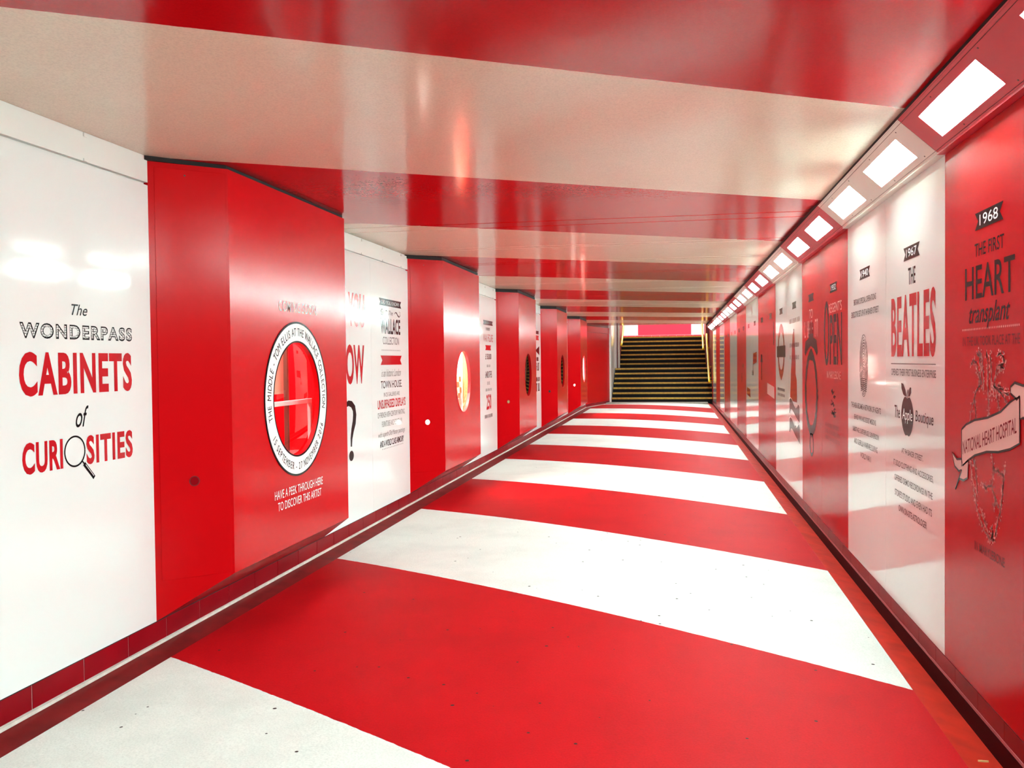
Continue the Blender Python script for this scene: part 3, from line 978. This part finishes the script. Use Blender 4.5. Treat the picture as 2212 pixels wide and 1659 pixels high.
# --- apple panel
P = panels[1]
put(P, 'black_lettering', m_ink, lambda b: (RW.text(b, 'THE', 4.899, 4.758, 1.812, 1.895, 0.006), RW.text(b, 'The', 5.192, 5.074, 1.129, 1.195, 0.004, 0.1), RW.text(b, 'Boutique', 4.758, 4.44, 1.118, 1.19, 0.004, 0.1)))
put(P, 'red_lettering', m_redink, lambda b: RW.text(b, 'BEATLES', 5.266, 4.401, 1.449, 1.768, 0.028, spacing=1.08))
def small67(b):
    RW.line(b, [(5.271, 1.415), (4.4, 1.415)], 0.005)
    for s_, a in (('OPENED THEIR FIRST BUSINESS ENTERPRISE', (5.266, 4.4, 1.353, 1.389)), ('AT 94 BAKER STREET.', (5.038, 4.619, 0.952, 0.98)), ('IT SOLD CLOTHING AND ACCESSORIES,', (5.215, 4.44, 0.869, 0.904)), ('OFFERED DEMO RECORDINGS IN THE', (5.193, 4.455, 0.794, 0.826)), ("STORE'S STUDIO AND EVEN HAD ITS", (5.185, 4.464, 0.714, 0.749)), ('OWN ON-SITE ASTROLOGER', (5.1, 4.552, 0.641, 0.674))):
        RW.text(b, s_, *a, 0.012)
put(P, 'grey_lettering', m_grey, small67)
def apple(b):
    cy, cz = 4.920, 1.150
    pts = []
    for i in range(56):
        a = 2 * math.pi * i / 56
        rz = 0.106 - 0.018 * math.exp(-((a - math.pi / 2) / 0.25) ** 2) - 0.010 * math.exp(-((a - 1.5 * math.pi) / 0.22) ** 2)
        ry = 0.124 * (1 - 0.10 * max(0, -math.sin(a)))
        pts.append((cy + ry * math.cos(a), cz + rz * math.sin(a)))
    RW.poly(b, pts)
    RW.line(b, [(4.922, 1.235), (4.918, 1.262), (4.905, 1.285)], 0.010)
    RW.poly(b, [(4.935, 1.252), (4.955, 1.282), (5.000, 1.312), (5.046, 1.316), (5.036, 1.285), (5.0, 1.258), (4.965, 1.250)])
    RW.poly(b, [(4.900, 1.250), (4.895, 1.275), (4.865, 1.298), (4.840, 1.297), (4.838, 1.272), (4.865, 1.253)])
put(P, 'apple_print', m_ink, apple)
put(P, 'apple_lettering', m_wink, lambda b: RW.text(b, 'Apple', 5.02, 4.815, 1.112, 1.186, 0.0, 0.15, off=0.0018))

# --- fingerprint panel
P = panels[2]
def small40(b):
    for s_, a in (("BRITAIN'S SPECIAL OPERATIONS", (6.328, 5.652, 1.79, 1.828)), ('EXECUTIVE SET UP AT 64 BAKER STREET.', (6.408, 5.576, 1.711, 1.749)), ('THE AREA BECAME A NETWORK OF AGENTS', (6.42, 5.524, 1.123, 1.157)), ('BEHIND WWII AND SECRET MISSIONS', (6.322, 5.656, 1.048, 1.08)), ('SABOTAGE, SUBTERFUGE, SUBVERSION', (6.369, 5.58, 0.964, 0.999)), ('AND GUERILLA WARFARE DURING', (6.323, 5.616, 0.89, 0.925)), ('WORLD WAR II', (6.117, 5.8, 0.817, 0.851))):
        RW.text(b, s_, *a, 0.012)
put(P, 'grey_lettering', m_grey, small40)
def fprint(b):
    rnd = random.Random(5)
    cy, cz = 6.010, 1.40
    for i in range(13):
        q = (i + 0.6) / 13
        ry, rz = 0.13 * q, 0.198 * q
        a = rnd.uniform(-25, 5)
        while a < 330:
            e = a + rnd.uniform(60, 170)
            RW.oval(b, cy, cz - 0.02 * (1 - q), ry, rz, [0.0035 + 0.004 * rnd.random() for _ in range(25)], n=24, a0=a, a1=min(e, 345))
            a = e + rnd.uniform(6, 16)
    for i in range(7):
        z = 1.24 + i * 0.012
        RW.line(b, [(cy + 0.09, z), (cy + 0.03, z + 0.008), (cy - 0.03, z + 0.006), (cy - 0.09, z)], 0.005)
put(P, 'fingerprint_print', m_grey, fprint)

# --- OPEN panel
P = panels[3]
def open_(b):
    RW.oval(b, 7.43, 1.64, 0.095, 0.225, [0.045 + 0.015 * abs(math.cos(2 * math.pi * i / 48)) for i in range(49)])
    RW.text(b, 'PEN', 7.279, 6.767, 1.40, 1.772, 0.012)
put(P, 'dark_lettering', m_darkred, open_)
put(P, 'pink_lettering', m_pink, lambda b: (RW.text(b, "REGENT'S", 7.325, 6.775, 1.788, 1.86, -0.004), RW.text(b, 'IN MARYLEBONE', 7.42, 6.824, 1.295, 1.35, -0.004)))
def tread(b):
    rnd = random.Random(11)
    for i in range(26):
        u = rnd.random()
        cy = 7.12 + rnd.uniform(-0.13, 0.13) * (0.5 + 0.5 * math.sin(math.pi * u))
        z = 1.02 + u * 0.18
        RW.line(b, [(cy + 0.025, z), (cy - 0.02, z + rnd.uniform(-.02, .02))], rnd.uniform(0.006, 0.016))
    RW.line(b, [(7.17, 1.05), (7.10, 1.015), (7.03, 1.02)], 0.016)
put(P, 'shoe_print', m_darkred, tread)
m_ghost = mat('ghost_ink_on_red', (0.34, 0.004, 0.008), 0.25, 0.055)
put(P, 'faint_lettering', m_ghost, lambda b: [RW.marks(b, 7.50, 6.86, z, z + 0.03) for z in (0.92, 0.87, 0.82)])

# --- oval ring panel
P = panels[4]
put(P, 'pink_lettering', m_pink, lambda b: (RW.text(b, 'TO', 8.371, 8.16, 1.792, 1.872, -0.004), RW.marks(b, 8.66, 7.86, 1.63, 1.775, n=9, wd=0.02)))
def ring4(b):
    rnd = random.Random(2)
    cy, cz = 8.266, 1.15
    RW.oval(b, cy, cz, 0.33, 0.33, [0.075 + rnd.uniform(-0.02, 0.03) for _ in range(61)], n=60)
    for i in range(18):
        a = rnd.uniform(0, 2 * math.pi)
        RW.disc(b, cy + 0.36 * math.cos(a), cz + 0.345 * math.sin(a), 0.03, 0.018, 0.0011, 10)
    RW.poly(b, [(8.60, 1.47), (8.66, 1.50), (8.60, 1.60), (8.40, 1.625), (8.40, 1.66), (8.13, 1.66), (8.13, 1.625), (7.95, 1.60), (7.88, 1.50), (7.93, 1.47), (8.1, 1.53), (8.266, 1.555), (8.44, 1.53)], 0.0014)
    for i in range(6):
        RW.line(b, [(8.40 - 0.052 * i, 1.66), (8.40 - 0.052 * i, 1.76 - 0.01 * (i % 2))], 0.02)
    RW.oval(b, 8.24, 0.71, 0.10, 0.095, 0.03)
    RW.poly(b, [(8.45, 0.87), (8.40, 0.80), (8.12, 0.80), (8.06, 0.86), (8.26, 0.83)], 0.0015)
put(P, 'ring_print', m_darkred, ring4)

# --- bottle and ribbons panel
P = panels[5]
put(P, 'bottle_print', m_redink, lambda b: RW.poly(b, [(9.46, 1.724), (9.40, 1.70), (9.37, 1.60), (9.34, 1.50), (9.30, 1.42), (9.31, 1.30), (9.22, 1.24), (9.20, 1.02), (9.72, 1.02), (9.72, 1.10), (9.67, 1.30), (9.62, 1.42), (9.58, 1.55), (9.53, 1.68)]))
put(P, 'grey_lettering', m_grey, lambda b: (RW.marks(b, 9.80, 9.0, 1.80, 1.845), RW.marks(b, 9.76, 9.05, 1.56, 1.60), RW.marks(b, 9.76, 9.05, 1.44, 1.48), RW.marks(b, 9.55, 9.25, 1.70, 1.74, n=4)))
def wavy(b, z0, off, grow=0.0, mi=0):
    top = [(9.80, 0.165), (9.72, 0.185), (9.60, 0.175), (9.45, 0.13), (9.30, 0.10), (9.20, 0.115), (9.10, 0.15), (9.01, 0.13)]
    bot = [(9.01, -0.03), (9.10, -0.01), (9.25, 0.01), (9.45, 0.05), (9.60, 0.075), (9.70, 0.07), (9.76, 0.03), (9.80, 0.02)]
    cy, cz = 9.405, 0.085
    pts = [(cy + (y - cy) * (1 + grow), z0 + cz + (z - cz) * (1 + grow * 1.6)) for y, z in top + bot]
    RW.poly(b, pts, off, mi)
put(P, 'ribbon_border', m_wink, lambda b: (wavy(b, 0.86, 0.0013, 0.05), wavy(b, 0.665, 0.0013, 0.05)))
put(P, 'wavy_ribbon', m_ink, lambda b: (wavy(b, 0.86, 0.0017), wavy(b, 0.665, 0.0017)))
put(P, 'ribbon_lettering', m_grey, lambda b: (RW.marks(b, 9.64, 9.16, 0.94, 0.98, n=8), RW.marks(b, 9.64, 9.2, 0.745, 0.79, n=6)))

# --- red ring and bar panel
P = panels[6]
def ring6(b):
    RW.oval(b, 10.54, 1.53, 0.28, 0.255, 0.095)
    RW.poly(b, [(10.66, 1.30), (10.42, 1.30), (10.46, 1.235), (10.54, 1.205), (10.62, 1.235)], 0.0013)
    RW.poly(b, [(10.62, 1.76), (10.46, 1.76), (10.54, 1.84)], 0.0013)
put(P, 'ring_print', m_redink, ring6)
put(P, 'bar_print', m_ink, lambda b: RW.poly(b, [(10.961, 1.463), (10.137, 1.463), (10.137, 1.589), (10.961, 1.589)], 0.0018))
put(P, 'bar_lettering', m_grey, lambda b: (RW.marks(b, 10.80, 10.28, 1.53, 1.555), RW.marks(b, 10.75, 10.35, 1.495, 1.515)))
put(P, 'grey_lettering', m_grey, lambda b: [RW.marks(b, 10.9, 10.2, z, z + 0.03) for z in (1.09, 1.03)])
# --- smaller prints farther down
put(panels[7], 'card_print', m_rib, lambda b: RW.poly(b, [(12.126, 1.0), (11.269, 0.97), (11.269, 1.11), (12.126, 1.14)]))
put(panels[7], 'dark_print', m_darkred, lambda b: RW.line(b, [(11.33, 1.61), (11.30, 1.75), (11.34, 1.896)], [0.05, 0.12, 0.03]))
put(panels[8], 'lamp_print', m_darkred, lambda b: (RW.line(b, [(12.89, 1.158), (12.91, 1.30), (12.88, 1.40)], [0.05, 0.09, 0.05]), RW.poly(b, [(13.03, 1.40), (12.75, 1.40), (12.82, 1.505), (12.95, 1.505)], 0.0014)))
put(panels[9], 'flag_print', m_redink, lambda b: (RW.poly(b, [(14.30, 1.36), (13.65, 1.40), (13.65, 1.55), (14.20, 1.53)]), RW.line(b, [(14.30, 1.20), (14.25, 1.55)], 0.05)))
put(panels[9], 'grey_lettering', m_grey, lambda b: RW.marks(b, 14.5, 14.0, 1.20, 1.27, n=5))
put(panels[10], 'block_print', m_redink, lambda b: RW.poly(b, [(15.532, 0.87), (14.792, 0.84), (14.85, 0.97), (15.50, 0.99)]))
put(panels[11], 'dark_print', m_darkred, lambda b: (RW.line(b, [(16.4, 1.3), (16.3, 1.36)], 0.06), RW.line(b, [(16.7, 1.05), (16.65, 1.2)], 0.05)))

# ------------------------------------------------------------------ far end: turning wall, stairs, upper lobby
def far_end():
    # angled red wall that narrows the passage
    a, c = Vector((XL - 0.02, 27.2, 0)), Vector((-2.115, YS, 0))
    d = (c - a).normalized()
    nrm = Vector((d.y, -d.x, 0))
    def q(s, o, z):
        v = a + d * s + nrm * o
        return (v.x, v.y, z)
    ln = (c - a).length
    def slab(mb, s0, s1, o0, o1, z0, z1, mi=0):
        mb.add([q(s, o, z) for z in (z0, z1) for o in (o0, o1) for s in (s0, s1)],
               [(0, 1, 3, 2), (4, 6, 7, 5), (0, 4, 5, 1), (2, 3, 7, 6), (0, 2, 6, 4), (1, 5, 7, 3)], mi)
    b = MB()
    slab(b, -0.1, ln, -0.2, -0.03, -0.3, HC + 0.3)
    struct(b.build('wall_far_left', m_maroon))
    t = thing('wall_panel', 'plain red panel on the angled wall beside the foot of the stairs', 'wall panel', q(ln / 2, 0, 0.14))
    b = MB(); slab(b, 0.0, ln - 0.03, -0.029, 0.0, 0.14, 2.30); b.build('board', m_red, t)
    b = MB(); slab(b, 0.0, ln - 0.03, -0.029, 0.006, 2.305, HC - 0.015); b.build('frieze', m_red, t)
    b = MB(); slab(b, ln - 0.029, ln, -0.03, 0.002, 0.14, 2.44); b.build('edge_strip', m_bead, t)
    b = MB()
    slab(b, 0.0, ln, -0.03, -0.006, -0.05, 0.139)
    slab(b, 0.0, ln, -0.02, 0.004, 0.045, 0.060, 1)
    struct(b.build('baseboard_far', [m_tile, m_bead]))
    # grey threshold strip
    b = MB(); b.box(-2.2, 1.0, 29.35, YS, -0.1, floor_z(-0.7, 29.7) + 0.004)
    struct(b.build('trim_30', m_strip))
    # stairs
    zb = floor_z(-0.7, YS) - 0.012
    R1, T = 0.157, 0.30
    t = thing('staircase', 'black staircase with ochre step edges at the far end of the passage', 'stairs', (-0.5, YS, zb))
    x0, x1 = -2.05, XR + 0.02
    y, z = YS, zb
    def step(y, z, h, dep, x0, x1, name='step'):
        b = MB(); b.box(x0, x1, y, y + dep, zb - 0.2, z + h)
        s = b.build(name, m_step, t)
        n = MB(); n.box(x0 + 0.005, x1 - 0.005, y - 0.012, y + 0.065, z + h - 0.052, z + h + 0.003)
        n.build('nosing', m_nose, s)
    for i in range(6):
        step(y, z, R1, T - 0.001, x0, x1)
        y += T; z += R1
    step(y, z, R1, 1.299, x0, x1, 'landing')
    ly = y; y += 1.3; z += R1
    lz = z
    xu0, xu1 = -1.975, 1.06
    for i in range(6):
        step(y, z, 0.165, T - 0.001, xu0, xu1)
        y += T; z += 0.165
    # top step is the lobby floor
    step(y, z, 0.165, 0.3, xu0, xu1, 'top_step')
    z += 0.165
    return ly, lz, y, z
LY, LZ, TY, TZ = far_end()

def upper():
    HT = 5.6
    b = MB(); b.box(-6, 5, TY + 0.301, 37.9, TZ - 0.3, TZ)
    struct(b.build('floor_upper', m_strip))
    # side walls of the stair well
    b = MB(); b.box(-2.30, -2.062, YS + 0.003, LY + 1.3, -0.3, HT)
    struct(b.build('wall_stair_left', m_white))
    b = MB(); b.box(-2.30, -1.985, LY + 1.303, TY + 0.29, -0.3, HT, 0)
    struct(b.build('wall_stair_upper_left', m_maroon))
    b = MB(); b.box(-2.03, -1.962, LY + 1.255, LY + 1.299, LZ + 0.003, HT)
    b2 = MB(); b2.box(XR + 0.025, XR + 0.2, YS + 0.61, LY + 1.3, -0.3, HT)
    struct(b2.build('wall_stair_right', m_maroon))
    b2 = MB(); b2.box(1.065, XR + 0.2, LY + 1.303, TY + 0.29, -0.3, HT)
    struct(b2.build('wall_stair_upper_right', m_maroon))
    struct(b.build('trim_31', m_bead))
    b = MB(); b.box(-2.7, XR + 0.4, YE - 0.12, YE - 0.003, HC + 0.361, HT)
    struct(b.build('wall_header', m_frieze))
    # far lobby wall: white with one red field and a tile course
    b = MB()
    b.box(-6, 5, 37.7, 37.8, TZ - 0.3, HT, 0)
    struct(b.build('wall_far', m_white))
    t = thing('wall_panel', 'crimson panel on the white wall at the head of the stairs', 'wall panel', (-0.43, 37.69, TZ + 0.13))
    b = MB(); b.box(-1.49, 0.63, 37.675, 37.699, TZ + 0.13, HT - 0.3); b.build('board', m_pinkwall, t)
    b = MB()
    x = -5.9
    while x < 4.9:
        b.box(x + 0.004, x + 0.326, 37.67, 37.69, TZ + 0.004, TZ + 0.115, 0)
        x += 0.33
    b.box(-5.9, 4.9, 37.674, 37.699, TZ, TZ + 0.122, 1)
    struct(b.build('baseboard_far_upper', [m_pinkwall, m_bead]))
    b = MB(); b.box(-6, 5, YE - 0.12, 37.8, HT, HT + 0.1)
    struct(b.build('ceiling_upper', m_frieze))
    for s, x in (('left', -6.1), ('right', 5.0)):
        b = MB(); b.box(x, x + 0.1, TY + 0.2, 37.8, TZ - 0.3, HT)
        struct(b.build('wall_lobby_' + s, m_white))
    for s, xa, xb in (('left', -6, -2.301), ('right', XR + 0.201, 5)):
        b = MB(); b.box(xa, xb, TY + 0.2, TY + 0.29, TZ - 0.3, HT)
        struct(b.build('wall_lobby_front_' + s, m_white))
    # lobby lamps on its ceiling
    for i, (x, y) in enumerate(((-2.2, 36.6), (0.0, 36.6), (2.2, 36.6), (-0.6, 33.2))):
        t = thing('ceiling_light', 'long bright lamp over the stairs, hidden above the passage ceiling, %s of four' % ORD[i], 'light', (x, y, HT))
        b = MB(); b.box(x - 0.75, x + 0.75, y - 0.16, y + 0.16, HT - 0.06, HT - 0.001); b.build('housing', m_frame, t)
        b = MB(); b.box(x - 0.73, x + 0.73, y - 0.14, y + 0.14, HT - 0.075, HT - 0.061); b.build('diffuser', m_lobby, t)
upper()

def handrail(label, pts, wall_x, brackets, r=0.036):
    t = thing('handrail', label, 'handrail', pts[0])
    b = MB(); b.tube(pts, r, 12); b.build('rail', m_rail, t, smooth=True)
    for (x, y, z) in brackets:
        b = MB(); b.tube([(x, y, z - 0.01), (x + (wall_x - x) * 0.5, y, z - 0.05), (wall_x, y, z - 0.05)], 0.011, 8)
        b.build('bracket', m_rail, t, smooth=True)
handrail('lower yellow handrail on the right side of the stairs', [(1.065, 29.95, 0.72), (1.065, 30.2, 0.78), (1.065, LY + 0.3, 2.02), (1.065, LY + 0.75, 2.32)], XR + 0.02,
         [(1.065, 30.25, 0.81), (1.065, 31.0, 1.26), (1.065, LY + 0.1, 1.88)])
handrail('upper yellow handrail on the right side of the stairs', [(0.97, LY + 1.15, 1.80), (0.97, LY + 1.4, 1.88), (0.97, TY, 2.92), (0.97, TY + 0.28, 3.05)], 1.065,
         [(0.97, LY + 1.6, 2.02), (0.97, TY - 0.2, 2.82)])
handrail('yellow handrail on the left side of the upper stairs', [(-1.90, LY + 1.15, 1.98), (-1.90, LY + 1.4, 2.05), (-1.90, TY, 3.0), (-1.90, TY + 0.28, 3.12)], -1.985,
         [(-1.90, LY + 1.7, 2.24), (-1.90, TY - 0.2, 2.9)])

# ------------------------------------------------------------------ litter
b = MB(); b.box(1.062, 1.098, 3.505, 3.5085, floor_z(GL, 3.5) - 0.006, floor_z(GL, 3.5) + 0.000)
tag(b.build('matchstick', m_wood), 'tiny pale matchstick lying in the right floor channel', 'matchstick')
